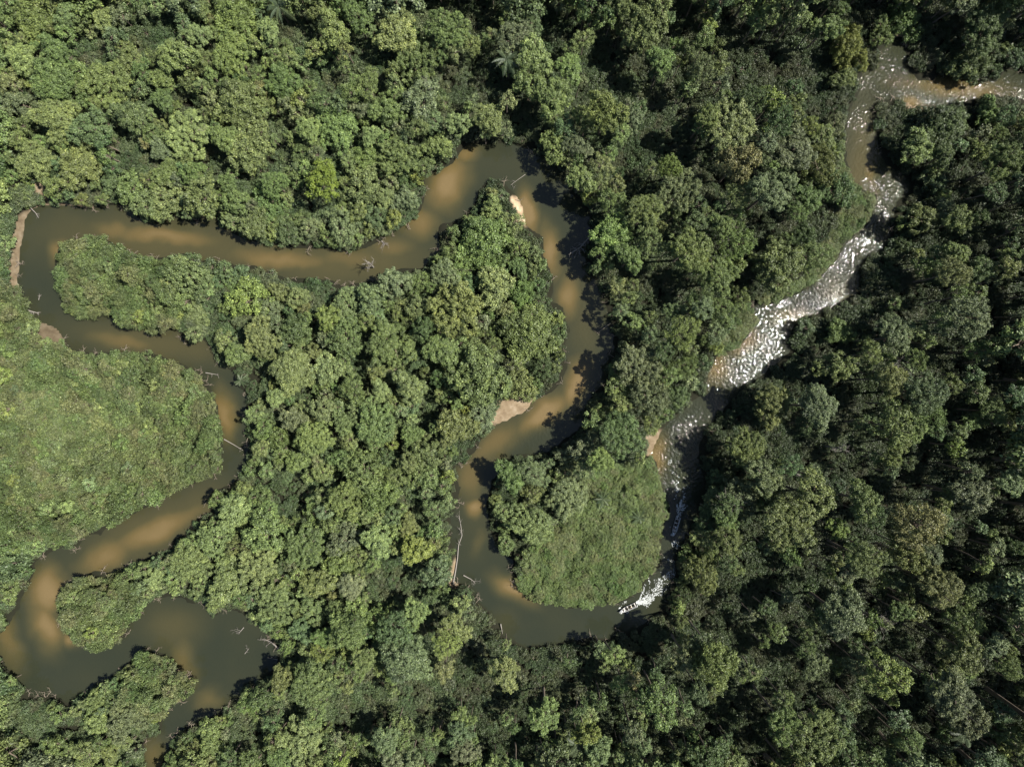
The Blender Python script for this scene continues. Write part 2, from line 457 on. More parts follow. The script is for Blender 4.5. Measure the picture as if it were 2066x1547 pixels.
# big crowns (individual trees) and smaller source crowns
BIG, MID, SML, BSH = [], [], [], []
for i in range(7):
    r = 5.6
    me, cl = crown_mesh('crown', LEAF, r, [.55, .72, .6, .85, .5, .68, .62][i], [44, 36, 48, 30, 50, 38, 30][i], 15, 19, [.40, .42, .36, .44, .36, .40, .46][i], 100 + i)
    if i in (0, 1, 3, 5): me, cl = lobed(r, [3, 4, 0, 3, 0, 5][i], [3.3, 2.7, 0, 3.5, 0, 2.5][i], LEAF, [22, 17, 0, 24, 0, 15][i], 14, 18, [.40, .36, 0, .42, 0, .36][i], 150 + i)
    v, f = join(trunk_parts(cl, r, 10, 200 + i))
    tm = mesh_np('trunk', v, f, BARK, True)
    BIG.append((r, me, tm))

HUGE = []
for i in range(6):
    r = 8.8
    me, cl = lobed(r, [5, 6, 7, 5, 6, 8][i], [4.3, 3.8, 3.5, 4.6, 4.0, 3.3][i], LEAF, [28, 24, 20, 32, 26, 18][i], 14, 18, [.42, .38, .40, .46, .36, .40][i], 170 + i)
    v, f = join(trunk_parts(cl, r, 10, 250 + i))
    HUGE.append((r, me, mesh_np('trunk', v, f, BARK, True)))

def source(name, r, flat, ncl, nt, nl, leaf, seed, length, low=-.15, tight=1.0):
    v, f, val, cl = crown(r, flat, ncl, nt, nl, leaf, seed, tight, low)
    tv, tf = join(trunk_parts(cl, r, length, seed + 5))
    me = mesh_np(name, np.concatenate([v, tv]), np.concatenate([f, tf + len(v)]), LEAF_I)
    me.materials.append(BARK)
    mi = np.zeros(len(f) + len(tf), np.int32); mi[len(f):] = 1
    me.polygons.foreach_set('material_index', mi)
    attr(me, 'leafv', 'FLOAT', 'FACE', np.concatenate([val, np.full(len(tf), .5)]))
    return bpy.data.objects.new(name, me)

for i in range(6):
    MID.append(source('forest_tree', 3.6, [.7, .85, .6, 1.0, .75, .65][i], [24, 20, 28, 18, 22, 26][i], 12, 15, [.38, .4, .34, .4, .36, .33][i], 300 + i, 13))
for i in range(5):
    SML.append(source('young_tree', 2.2, [.8, 1.0, .7, .9, 1.2][i], [14, 12, 16, 12, 15][i], 10, 13, [.36, .38, .32, .34, .36][i], 400 + i, 9))
for i in range(5):
    BSH.append(source('bush', 1.9, [.55, .65, .45, .7, .5][i], [16, 13, 18, 14, 20][i], 8, 11, [.34, .3, .3, .36, .28][i], 500 + i, 1.2, 0.0, 1.25))

def instance_stuff(name, pts, rots, scls, vid, tints, sources, label):
    coll = bpy.data.collections.new(name + '_kinds')
    # collection children are read in name order
    for i, s in enumerate(sources):
        coll.objects.link(s)
    order = sorted(range(len(sources)), key=lambda i: sources[i].name)
    remap = np.empty(len(sources), int)
    for pos_, i in enumerate(order): remap[i] = pos_
    me = bpy.data.meshes.new(name)
    me.vertices.add(len(pts)); me.vertices.foreach_set('co', np.asarray(pts, np.float32).ravel())
    attr(me, 'rot', 'FLOAT_VECTOR', 'POINT', np.asarray(rots, np.float32))
    attr(me, 'scl', 'FLOAT_VECTOR', 'POINT', np.asarray(scls, np.float32))
    attr(me, 'vid', 'INT', 'POINT', remap[np.asarray(vid)].astype(np.int32))
    attr(me, 'tint', 'FLOAT_COLOR', 'POINT', np.concatenate([tints, np.ones((len(tints), 1))], 1).astype(np.float32))
    o = link(name, me)
    ng = bpy.data.node_groups.new(name, 'GeometryNodeTree')
    ng.interface.new_socket('Geometry', in_out='INPUT', socket_type='NodeSocketGeometry')
    ng.interface.new_socket('Geometry', in_out='OUTPUT', socket_type='NodeSocketGeometry')
    N = ng.nodes; L = ng.links
    gi = N.new('NodeGroupInput'); go = N.new('NodeGroupOutput')
    iop = N.new('GeometryNodeInstanceOnPoints')
    ci = N.new('GeometryNodeCollectionInfo'); ci.inputs['Collection'].default_value = coll
    ci.inputs['Separate Children'].default_value = True; ci.inputs['Reset Children'].default_value = True
    def na(nm, typ):
        x = N.new('GeometryNodeInputNamedAttribute'); x.data_type = typ; x.inputs['Name'].default_value = nm; return x.outputs[0]
    L.new(gi.outputs[0], iop.inputs['Points']); L.new(ci.outputs[0], iop.inputs['Instance'])
    iop.inputs['Pick Instance'].default_value = True
    L.new(na('vid', 'INT'), iop.inputs['Instance Index'])
    e2r = N.new('FunctionNodeEulerToRotation'); L.new(na('rot', 'FLOAT_VECTOR'), e2r.inputs[0]); L.new(e2r.outputs[0], iop.inputs['Rotation'])
    L.new(na('scl', 'FLOAT_VECTOR'), iop.inputs['Scale'])
    L.new(iop.outputs[0], go.inputs[0])
    md = o.modifiers.new('scatter', 'NODES'); md.node_group = ng
    tag(o, label, None, None, 'stuff')
    return o

# ------------------------------------------------------------------ where the forest stands
# leaf tints (reflectance)
TINT = {'green': (.100, .133, .044), 'olive green': (.113, .137, .046), 'yellow green': (.130, .160, .042), 'dark green': (.067, .095, .035),
        'bright lime': (.140, .180, .032), 'grey green': (.106, .129, .060), 'blue green': (.080, .113, .048), 'pale green': (.126, .155, .058), 'rusty olive': (.130, .132, .052)}
TINT = {k: (v[0] * .97, v[1] * 1.02, v[2] * 1.04) for k, v in TINT.items()}
TN = [k for k in TINT if k != 'bright lime']
GAPS = [(255,300,24),(275,322,20),(385,205,20),(365,250,20),(435,330,22),(500,358,20),(558,318,22),(570,250,16),(612,398,18),(290,70,26),(330,60,18),(180,100,20),
 (600,60,26),(665,160,26),(760,110,32),(860,30,28),(965,20,30),(985,112,16),(920,160,36),(985,172,30),(1065,230,28),(1060,265,22),(1130,55,32),
 (1240,140,40),(1290,170,24),(1345,235,38),(1362,268,36),(1275,330,28),(1290,370,24),(1205,280,18),(1500,140,32),(1470,60,22),(1560,110,36),(1595,100,28),(1640,140,32),
 (1740,30,24),(1660,200,28),(1900,70,48),(1880,115,36),(1790,300,30),(1950,360,42),(1540,440,50),(1340,560,32),(1310,600,26),(1400,640,18),(1290,540,22),(1250,690,24),
 (1870,600,30),(1990,640,36),(2040,600,28),(1905,720,28),(1720,800,40),(1690,700,44),(1680,870,22),(1715,910,50),(1640,912,26),(1740,992,46),(1700,985,44),(1850,985,46),(1885,930,36),
 (2040,1040,55),(1650,1110,32),(1760,1090,26),(1540,1160,50),(1620,1180,28),(1500,1090,32),(645,402,34),(1770,560,38),(1740,630,40),(1690,670,40),(1640,715,40),(1590,770,40),(1530,815,38),(1480,860,34),(1440,905,26),(1820,318,44),(1800,245,34),(1850,395,24),(1560,770,40),(1470,1210,38),(1420,1235,36),(1490,1300,24),(1570,1340,36),
 (1600,1240,22),(1500,1420,40),(1440,1450,32),(1530,1470,32),(1840,1320,46),(1880,1270,28),(1790,1290,18),(1760,1460,36),(1870,1440,32),(2010,1240,28),(1990,1380,28),
 (590,1000,28),(570,985,18),(800,1170,40),(770,1182,28),(890,1238,20),(870,1280,26),(960,1330,36),(972,1312,26),(750,1430,42),(700,1440,36),(840,1420,32),(1000,1400,28),
 (1120,1370,32),(1142,1392,28),(1130,1420,22),(1060,1320,26),(1090,1318,22),(1180,1325,20),(1300,1300,38),(1322,1272,28),(1350,1390,26),(870,820,16),(860,835,18),(730,730,16),
 (520,755,26),(515,780,22),(500,660,14),(440,600,13),(440,650,18),(640,595,12),(600,780,18),(60,1460,36),(60,1410,22),(150,1470,22),(500,1480,30),(580,1430,22),(1065,1490,18),(830,1005,18),
 (1480,930,30),(1450,850,26),(1590,760,40),(1640,690,36),(1790,560,40),(1850,470,26),(1830,420,20),(1800,350,18),(1610,980,20),(1780,660,18),(2000,480,28),(1930,820,22),(2010,760,26),(1980,900,24),
 (1680,1290,26),(1630,1400,28),(1700,1380,26),(1760,1200,24),(1930,1150,30),(1950,1090,24),(1340,1480,24),(1250,1420,20),(1400,320,20),(1440,370,18),(1420,200,20),(1380,60,22),(1180,200,16),(1220,80,20)]
GAPS = np.array(GAPS, float)
GAPS[:, 2] = np.minimum(GAPS[:, 2] * 1.05, 42)
LOWP = [  # open scrub / vine thickets: polygon, plant height
 ([(-260,560),(0,585),(40,592),(72,650),(118,690),(150,712),(300,718),(400,755),(447,850),(450,950),(350,990),(217,1052),(130,1085),(-260,1150)], 3.6),
 ([(110,483),(200,478),(330,515),(372,560),(350,668),(250,668),(108,605)], 3.4),
 ([(1195,940),(1318,925),(1346,1010),(1335,1122),(1290,1195),(1190,1228),(1086,1220),(1042,1176),(1085,1095),(1135,1040)], 2.8),
 ([(112,1176),(240,1156),(290,1210),(252,1286),(200,1310),(125,1270)], 3.6),
 ([(268,1330),(325,1314),(392,1385),(335,1445),(250,1430),(225,1370)], 3.6),
 ([(1700,250),(1725,366),(1772,393),(1766,422),(1700,498),(1650,565),(1560,614),(1525,600),(1620,560),(1690,440),(1688,330)], 2.4),
 ([(1510,612),(1580,600),(1540,655),(1480,705),(1440,722),(1450,690)], 2.6)]
MIDP = [([(940,600),(1110,600),(1150,670),(1140,760),(1090,805),(1000,820),(960,720)], 7.0), ([(690,280),(860,340),(850,430),(740,500),(560,495),(520,430)], 7.5),
 ([(890,450),(985,364),(1100,480),(1115,600),(940,640),(880,560)], 9.0), ([(-260,340),(60,370),(90,400),(40,590),(-260,590)], 4.5), ([(300,500),(560,550),(600,600),(420,690),(350,640)], 6.5),
 ([(-260,1050),(217,1052),(170,1100),(60,1180),(0,1280),(-260,1300)], 6.0), ([(985,1000),(1175,940),(1170,1060),(1040,1170)], 8.0)]

def canopy_height(p):
    x, y = p[:, 0], p[:, 1]
    h = np.interp(x, [0, 500, 900, 1300, 1700, 2066], [9.5, 11, 13.5, 18, 23, 24])
    h += np.where(y > 1250, 3.0, 0) * np.interp(x, [300, 700], [0, 1])
    for poly, v in MIDP:
        h = np.where(inside(p, poly), v, h)
    d = -sdist(p)
    near = np.clip((d - 20) / 80, 0, 1)
    k = np.where((x > 1580) & (y < 800), .42, np.where((x > 1380) & (y < 960), .55, .78))
    h = h * (k + (1 - k) * near)
    h = np.where((x > 1450) & (y < 900), np.minimum(h, 3.2 + np.where((x < 1640) & (y > 690), 5.0, np.where((x < 1800) & (y > 490), 2.6, 0)) + d / 8.8), h)
    h = np.where((x > 1370) & (y > 850) & (y < 1015), np.minimum(h, 6 + d / 8.5), h)
    return np.where((x > 1340) & (y > 1105) & (y < 1260), np.minimum(h, 3 + d / 9), h)

def in_low(p):
    o = np.zeros(len(p))
    for poly, v in LOWP:
        o = np.where(inside(p, poly), v, o)
    return o

def in_sand(p):
    o = np.zeros(len(p), bool)
    for poly in SAND: o |= inside(p, poly)
    return o

def east_dim(x):
    """uneven light put into the leaf tint: brighter in the west, dimmer in the east"""
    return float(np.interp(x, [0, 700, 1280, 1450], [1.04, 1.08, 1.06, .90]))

def tint_weights(x):
    left = np.array([.37, .18, .03, .06, .08, .05, .22, .01]); right = np.array([.30, .24, .03, .18, .13, .08, .03, .01])
    k = min(1, max(0, (x - 700) / 800)); return left * (1 - k) + right * k

# hand-placed crowns: x, y, radius (plan units), tint, note
NOTABLE = [(653,368,37,'bright lime',14.5),(800,570,40,'grey green'),(660,640,30,'yellow green'),(1380,668,34,'yellow green'),(1290,740,48,'grey green'),(1170,365,34,'pale green'),
 (1695,668,26,'green',7),(1622,664,16,'blue green',4.5),(528,905,18,'pale green'),(514,836,18,'pale green'),(480,716,28,'green'),(530,680,44,'olive green'),(590,750,44,'pale green'),
 (500,310,40,'pale green'),(380,270,46,'pale green'),(735,380,36,'pale green'),(1760,1040,24,'dark green'),(1850,1060,42,'rusty olive'),(1590,1060,60,'olive green'),(1740,1010,36,'olive green'),
 (1420,620,26,'grey green'),(1190,850,18,'green'),(1210,930,26,'green'),(1030,960,32,'green'),(840,1110,34,'yellow green'),(760,1090,40,'pale green'),(1470,260,56,'pale green'),
 (1490,330,40,'rusty olive'),(1430,230,26,'olive green'),(1120,190,40,'green'),(1220,230,50,'olive green'),(1080,110,36,'pale green'),(900,60,44,'green'),(800,60,40,'olive green'),
 (1560,820,44,'olive green'),(1680,740,40,'olive green'),(1800,680,50,'grey green'),(1920,550,28,'rusty olive'),(1950,640,40,'grey green'),(1500,900,44,'olive green'),(1540,960,44,'grey green'),
 (1650,820,44,'grey green'),(1860,790,50,'grey green'),(1640,1000,40,'olive green'),(1750,1130,44,'olive green'),(1700,1240,50,'grey green'),(1790,1360,36,'yellow green'),(1920,1400,44,'grey green'),
 (1440,1340,48,'olive green'),(1390,1330,38,'pale green'),(1640,1480,56,'olive green'),(1580,1460,44,'green'),(1330,1420,40,'green'),(1100,1440,40,'green'),(1020,1360,40,'olive green'),
 (920,1270,34,'olive green'),(900,1300,22,'yellow green'),(640,1380,56,'green'),(820,1330,50,'grey green'),(700,1270,44,'olive green'),(560,1220,44,'pale green'),(620,1100,46,'green'),
 (520,1140,44,'pale green'),(700,1010,46,'green'),(640,880,44,'olive green'),(760,850,46,'green'),(830,780,40,'pale green'),(700,680,36,'green'),(1240,470,40,'green'),(1300,430,44,'olive green'),
 (1270,520,30,'green'),(1390,500,44,'olive green'),(1450,560,44,'olive green'),(1600,300,44,'grey green'),(1650,330,36,'olive green'),(1560,380,44,'grey green'),(1900,260,46,'dark green'),(1850,300,40,'olive green'),
 (1860,440,36,'olive green'),(1960,130,40,'dark green'),(1990,60,46,'dark green'),(2030,330,44,'olive green'),(1890,1180,44,'rusty olive'),(1960,1000,40,'grey green'),(1446,1008,32,'grey green',9),(1494,1000,38,'grey green',14),
 (1428,1058,22,'dark green',11),(1424,1084,20,'olive green',10.5),(1434,1030,22,'dark green',12),(1468,1050,28,'green',17),(1470,1086,26,'olive green',17),(1466,1022,24,'dark green',17)]

acc_x, acc_y, acc_r, acc_h, acc_t = [], [], [], [], []
def add_tree(x, y, r, h, t):
    acc_x.append(x); acc_y.append(y); acc_r.append(r); acc_h.append(h); acc_t.append(t)
npos = np.array([(n[0], n[1]) for n in NOTABLE], float)
nh = canopy_height(npos)
for N_, h in zip(NOTABLE, nh):
    add_tree(N_[0], N_[1], N_[2], N_[4] if len(N_) > 4 else h * rng.uniform(1.0, 1.18), N_[3])

def scatter(radii, n, space, hf, edge, gapk):
    p = np.stack([rng.uniform(-250, 2316, n), rng.uniform(-230, 1777, n)], 1)
    r = rng.uniform(radii[0], radii[1], n)
    small = np.interp(p[:, 0], [0, 700, 1300], [.80, .9, 1.05]); r = r * small
    d = sdist(p); lo = in_low(p); sa = in_sand(p); h = canopy_height(p)
    gd = np.min(np.hypot(p[:, None, 0] - GAPS[None, :, 0], p[:, None, 1] - GAPS[None, :, 1]) - GAPS[None, :, 2], axis=1)
    ok = (-d > r * edge) & (lo == 0) & ~sa & (gd > r * gapk)
    for i in np.nonzero(ok)[0]:
        x, y = p[i]
        dx = np.hypot(np.array(acc_x) - x, np.array(acc_y) - y)
        if (dx < space * float(np.interp(x, [900, 1300], [1.0, 1.02])) * (np.array(acc_r) + r[i])).any(): continue
        w = tint_weights(x)
        add_tree(x, y, r[i], h[i] * hf * (rng.uniform(.78, 1.2) if x < 1150 else rng.uniform(.84, 1.18)), TN[rng.choice(len(TN), p=w / w.sum())])
XG = np.stack([rng.uniform(1170, 2120, 120), rng.uniform(-60, 1600, 120), rng.uniform(12, 26, 120)], 1)[:80]
XG = np.concatenate([XG, np.stack([rng.uniform(620, 1200, 22), rng.uniform(1270, 1600, 22), rng.uniform(14, 30, 22)], 1)])
XG = XG[(sdist(XG[:, :2]) < -40)]
GAPS = np.concatenate([GAPS, XG])
scatter((52, 70), 700, .80, 1.06, 1.0, .95)
scatter((38, 52), 2500, .78, 1.02, .98, .98)
scatter((26, 36), 5000, .76, .94, .98, 1.0)
scatter((17, 26), 12000, .73, .84, 1.0, 1.0)
scatter((11, 17), 24000, .70, .66, 1.05, .9)
pL = np.stack([rng.uniform(-200, 460, 1500), rng.uniform(470, 1460, 1500)], 1)
loL = in_low(pL); dL = sdist(pL)
for i in np.nonzero((loL > 3) & (dL < -22))[0]:
    x, y = pL[i]
    if (np.hypot(np.array(acc_x) - x, np.array(acc_y) - y) < 34).any(): continue
    if rng.random() < .45: continue
    add_tree(x, y, rng.uniform(10, 18), loL[i] * rng.uniform(1.15, 1.75), TN[rng.choice(len(TN), p=tint_weights(0) / tint_weights(0).sum())])
AX, AY, AR, AH = map(np.array, (acc_x, acc_y, acc_r, acc_h)); AT = np.array(acc_t)
inframe = (AX > 12) & (AX < 2054) & (AY > 12) & (AY < 1535)
order = np.argsort(-AR * inframe)
NIND = 290
ind = order[:NIND]
ind = ind[inframe[ind]]
rest = np.setdiff1d(np.arange(len(AX)), ind)
print('trees', len(AX), 'individual', len(ind), 'min r', AR[ind].min())

# ------------------------------------------------------------------ labels that single each tree out by the nearest landmark
LAND = [('white upper beach', 1048, 430), ('pale curved sandbar', 1040, 825), ('lead motorboat', 1266, 1225), ('shaded motorboat', 1362, 1062),
 ('side stream mouth', 1810, 150), ('right channel beach', 1318, 895), ('brightest glittering water', 1680, 570), ('round bright lime tree', 653, 368), ('eroded left bank', 28, 520),
 ('blunt scrub tongue', 115, 560), ('broad left scrub', 300, 870), ('dark still pool', 440, 1290), ('sandy scrub tip', 375, 1350), ('round scrub islet', 195, 1230),
 ('half-sunken fallen tree', 930, 1110), ('twiggy fallen trunk', 1185, 480), ('top left corner', 0, 0), ('top right corner', 2066, 0), ('bottom right corner', 2066, 1547), ('bottom left corner', 0, 1547),
 ('mid top edge', 1033, 0), ('mid right edge', 2066, 773), ('mid bottom edge', 1033, 1547), ('upper thick-fronded palm', 1018, 120), ('bottom edge palm', 1170, 1502), ('bare grey tree', 1828, 748),
 ('teardrop vine thicket', 1200, 1100), ('bottom left outlet', 310, 1520), ('narrow dark right channel', 1400, 900), ('upper bend peak', 985, 300), ('narrow scrub neck', 420, 640),
 ('long sunken pole', 470, 895), ('bottom right palm', 1950, 1480)]
LX = np.array([l[1] for l in LAND], float); LY = np.array([l[2] for l in LAND], float)
DIRS = ['right of', 'upper right of', 'above', 'upper left of', 'left of', 'lower left of', 'below', 'lower right of']
ORD = ['nearest', 'second', 'third', 'fourth', 'fifth', 'sixth', 'seventh', 'eighth', 'ninth', 'tenth']
ix, iy = AX[ind], AY[ind]
dist = np.hypot(ix[:, None] - LX[None], iy[:, None] - LY[None])
sect = np.round(np.arctan2(-(iy[:, None] - LY[None]), ix[:, None] - LX[None]) / (math.pi / 4)).astype(int) % 8
rank = np.zeros_like(sect)
for j in range(len(LAND)):
    for s in range(8):
        m = np.nonzero(sect[:, j] == s)[0]
        rank[m[np.argsort(dist[m, j])], j] = np.arange(len(m))
def tree_label(q):
    cost = dist[q] * (1 + .35 * rank[q]) + np.where(rank[q] > 9, 1e6, 0)
    j = int(np.argmin(cost)); rk = rank[q, j]
    i = ind[q]
    size = 'broad' if AR[i] > 46 else ('medium' if AR[i] > 36 else 'compact')
    return f"{size} {AT[i]} crown, {ORD[rk]} big tree {DIRS[sect[q, j]]} the {LAND[j][0]}"

proto_seen = {}
def copy_obj(o, parent=None):
    c = o.copy(); C.objects.link(c)
    if parent: c.parent = parent
    return c
for q, i in enumerate(ind):
    kinds = HUGE if AR[i] > 43 else BIG
    vi = int(rng.integers(len(kinds)))
    if AT[i] == 'bright lime': kinds, vi = BIG, 4
    r0, cme, tme = kinds[vi]; vi = (len(kinds), vi)
    if vi not in proto_seen:
        root = empty('tree', (0, 0, 0))
        tr = link('trunk', tme, root); cr = link('crown', cme, root)
        proto_seen[vi] = (root, tr, cr)
    else:
        a_, b_, c_ = proto_seen[vi]
        root = copy_obj(a_); tr = copy_obj(b_, root); cr = copy_obj(c_, root)
    h = float(AH[i]); rm = AR[i] * MPP * (ALT - h) / ALT
    s = rm / r0
    p = at(AX[i], AY[i], h - r0 * s * .45)
    gz = .5
    root.location = (p.x, p.y, gz)
    root.rotation_euler = (0, 0, float(rng.uniform(0, 6.283)))
    cz = p.z - gz
    cr.location = (0, 0, cz); tr.location = (0, 0, cz)
    sx, sy = rng.uniform(.88, 1.14, 2)
    cr.scale = (s * sx, s * sy, s * rng.uniform(.85, 1.2) * (1.1 if AX[i] > 1150 else 1.0))
    tr.scale = (s * sx, s * sy, (cz + .6) / 10.0)
    t = np.array(TINT[AT[i]]) * east_dim(AX[i]) * rng.uniform(.86, 1.14) * rng.uniform(.94, 1.06, 3)
    if AT[i] == 'bright lime': t = np.array(TINT['bright lime'])
    cr['tint'] = [float(x) for x in t]
    root['label'] = tree_label(q); root['category'] = 'tree'; root['group'] = 'broad forest trees'

# the rest of the canopy, past the 300 largest
S = MID + SML
pts, rots, scls, vid, tin = [], [], [], [], []
for i in rest:
    h = float(AH[i]); rm = AR[i] * MPP * (ALT - h) / ALT
    if rm > 2.7: k = int(rng.integers(len(MID))); r0 = 3.6
    else: k = len(MID) + int(rng.integers(len(SML))); r0 = 2.2
    s = rm / r0
    p = at(AX[i], AY[i], h - r0 * s * .5)
    pts.append(p); rots.append((rng.normal(0, .06), rng.normal(0, .06), rng.uniform(0, 6.28)))
    scls.append((s * rng.uniform(.88, 1.14), s * rng.uniform(.88, 1.14), s * rng.uniform(.9, 1.35)))
    vid.append(k); tin.append(np.array(TINT[AT[i]]) * east_dim(AX[i]) * rng.uniform(.82, 1.16) * rng.uniform(.94, 1.06, 3))
instance_stuff('forest_canopy', pts, rots, scls, vid, np.array(tin), S, 'dense mass of smaller green tree crowns filling the rainforest between the big trees')

# scrub thickets
def scatter_low(n, space, keep, rlo, rhi, hfun, src, r0, tints, name, label, squash=(.8, 1.2), box=(-200, 2266, -190, 1737)):
    p = np.stack([rng.uniform(box[0], box[1], n), rng.uniform(box[2], box[3], n)], 1)
    ok = keep(p); p = p[ok]
    cell = {}
    pts, rots, scls, vid, tin = [], [], [], [], []
    hh = hfun(p)
    cn = fbm(p, 1 / 70., 41); cn2 = fbm(p, 1 / 25., 45)
    for k, (x, y) in enumerate(p):
        ci, cj = int(x // space), int(y // space); bad = False
        for di in (-1, 0, 1):
            for dj in (-1, 0, 1):
                for (ux, uy) in cell.get((ci + di, cj + dj), ()):
                    if (ux - x) ** 2 + (uy - y) ** 2 < space * space: bad = True
        if bad: continue
        cell.setdefault((ci, cj), []).append((x, y))
        r = rng.uniform(rlo, rhi); s = r / r0
        pts.append(at(x, y, hh[k])); rots.append((rng.normal(0, .1), rng.normal(0, .1), rng.uniform(0, 6.28)))
        scls.append((s * rng.uniform(.8, 1.25), s * rng.uniform(.8, 1.25), s * rng.uniform(*squash)))
        vid.append(int(rng.integers(len(src))))
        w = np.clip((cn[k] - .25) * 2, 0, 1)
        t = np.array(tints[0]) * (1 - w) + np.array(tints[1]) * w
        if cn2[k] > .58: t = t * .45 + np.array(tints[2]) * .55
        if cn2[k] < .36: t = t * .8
        if name == 'undergrowth' and x > 900: t = t * .75  # shade of the deep eastern gaps darkened into the undergrowth colour
        tin.append(t * (east_dim(x) if name != 'scrub' or x < 900 else 1.12) * rng.uniform(.85, 1.15) * rng.uniform(.95, 1.05, 3))
    print(name, len(pts))
    return instance_stuff(name, pts, rots, scls, vid, np.array(tin), src, label)

def lowkeep(p):
    lo = in_low(p); return (lo > 3) & (sdist(p) < -6.5) & ~in_sand(p)
def vinekeep(p):
    lo = in_low(p); return (lo > 0) & (lo < 3) & (sdist(p) < -5) & ~in_sand(p)
def lowh(p): 
    n = fbm(p, 1 / 26., 51, 3); st = np.floor(n * 8 + .35 * fbm(p, 1 / 6., 57, 2)) / 8
    lo = in_low(p); am = np.where(lo < 3, 1.0, 4.6)
    return lo * np.clip(.8 + am * (st - .5) + .5 * (n - .5), np.where(lo < 3, .45, .38), 2.0) + rng.uniform(-.2, .35, len(p)) * np.where(lo < 3, .5, 1)
scatter_low(50000, 8.8, lowkeep, .9, 2.3, lowh, BSH, 1.9, [(.072, .106, .038), (.092, .118, .046), (.114, .118, .056)], 'scrub', 'low even carpet of pale green scrub and vines on the inner river bends', (.8, 2.0), (-200, 470, 460, 1460))

VIN = []
for b in BSH:
    c = b.copy(); c.name = 'vine_mat'; VIN.append(c)
scatter_low(60000, 5.2, vinekeep, .75, 1.3, lowh, VIN, 1.9, [(.074, .116, .036), (.092, .124, .042), (.110, .120, .052)], 'vine_thicket', 'smooth low mat of fresh green vines and grass sloping to the water on the right-hand banks and teardrop bend', (.5, 1.0), (1000, 1800, 230, 1240))

BSH2 = []
for b in BSH:
    c = b.copy(); c.name = 'shrub'; BSH2.append(c)
def underkeep(p):
    lo = in_low(p); d = sdist(p)
    gd = np.min(np.hypot(p[:, None, 0] - GAPS[None, :, 0], p[:, None, 1] - GAPS[None, :, 1]) - GAPS[None, :, 2], axis=1)
    return (lo == 0) & (d < -9) & ~in_sand(p) & ((gd > -4) | (rng.random(len(p)) < .6))
def underh(p):
    return .75 + np.interp(p[:, 0], [500, 1300], [2.4, 1.4]) * fbm(p, 1 / 30., 61) * np.clip(-sdist(p) / 30, .35, 1)
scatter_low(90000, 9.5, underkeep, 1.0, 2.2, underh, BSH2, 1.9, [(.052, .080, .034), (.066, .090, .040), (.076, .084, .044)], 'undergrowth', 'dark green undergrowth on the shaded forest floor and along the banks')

# ------------------------------------------------------------------ palms
PALM = NT('palm_frond')
oi = PALM.n('ShaderNodeObjectInfo')
PALM.l(PALM.mix(oi.outputs['Random'], (.030, .050, .021), (.052, .070, .028)), PALM.b.inputs['Base Color'])
PALM.b.inputs['Roughness'].default_value = .6
PALM = PALM.m
def frond_mesh(L, seed):
    r_ = np.random.default_rng(seed); parts = []
    n = 26; t = np.linspace(0, 1, n)
    px = L * t * (1 - .12 * t); pz = L * (.42 * t - .75 * t * t)
    P = np.stack([px, np.zeros(n), pz], 1)
    parts.append(tube(P, np.linspace(.05, .012, n), 4))
    vs, fs = [], []
    for i in range(2, n):
        for s in (-1, 1):
            w = L * .20 * math.sin(math.pi * min(1, .12 + .86 * t[i])) + .06
            d = np.array([.55, s * .85, -.28 + r_.normal(0, .1)]); d /= np.linalg.norm(d)
            b = P[i]; k = len(vs); q = np.array([1, 0, 0]) * .075
            vs += [b - q, b + q, b + d * w * .6 + q * .9, b + d * w - np.array([0, 0, .12 * w])]
            fs.append((k, k + 1, k + 2, k + 3))
    parts.append((np.array(vs), np.array(fs)))
    return mesh_np('frond', *join(parts), PALM)
FR = [frond_mesh(1.0 * 5.2, 70 + i) for i in range(3)]
sv_, sf_ = tube([(0, 0, 0), (.15, .05, 4), (.1, .1, 8), (0, 0, 12)], [.24, .18, .16, .15], 8)
PTR = mesh_np('trunk', sv_, sf_, BARK, True)
PALMS = [(1022,120,14.2,.95,8,'palm with a few thick arching fronds in the forest above the upper bend'),
 (1166,1502,14.5,1.15,13,'big palm with long spread fronds near the bottom edge'),
 (562,14,11,1.1,9,'pale palm at the top edge left of middle'),
 (1945,1482,18,1.1,12,'palm fanning out of the dark forest near the bottom right corner'),
 (486,768,4.5,.55,11,'small low palm hanging over the left channel bank'),
 (1216,1006,4.5,.7,9,'dark palm sprouting from the teardrop vine thicket'),
 (1290,1045,4.2,.6,9,'small palm in the scrub nearest the shaded boat')]
for k, (x, y, h, s, n, lab) in enumerate(PALMS):
    p = at(x, y, h)
    root = empty('palm_tree', (p.x, p.y, .4), float(rng.uniform(0, 6.28)))
    tag(root, lab, 'palm', 'palms scattered through the forest')
    tr = link('trunk', PTR, root); tr.scale = (s, s, (h - .4) / 12)
    for j in range(n):
        f = link('frond', FR[j % 3], root, (0, 0, h - .4))
        f.rotation_euler = (float(rng.normal(0, .15)), float(rng.uniform(-.35, .35)), j * 2 * math.pi / n + float(rng.normal(0, .15)))
        f.scale = (s * float(rng.uniform(.85, 1.15)),) * 3

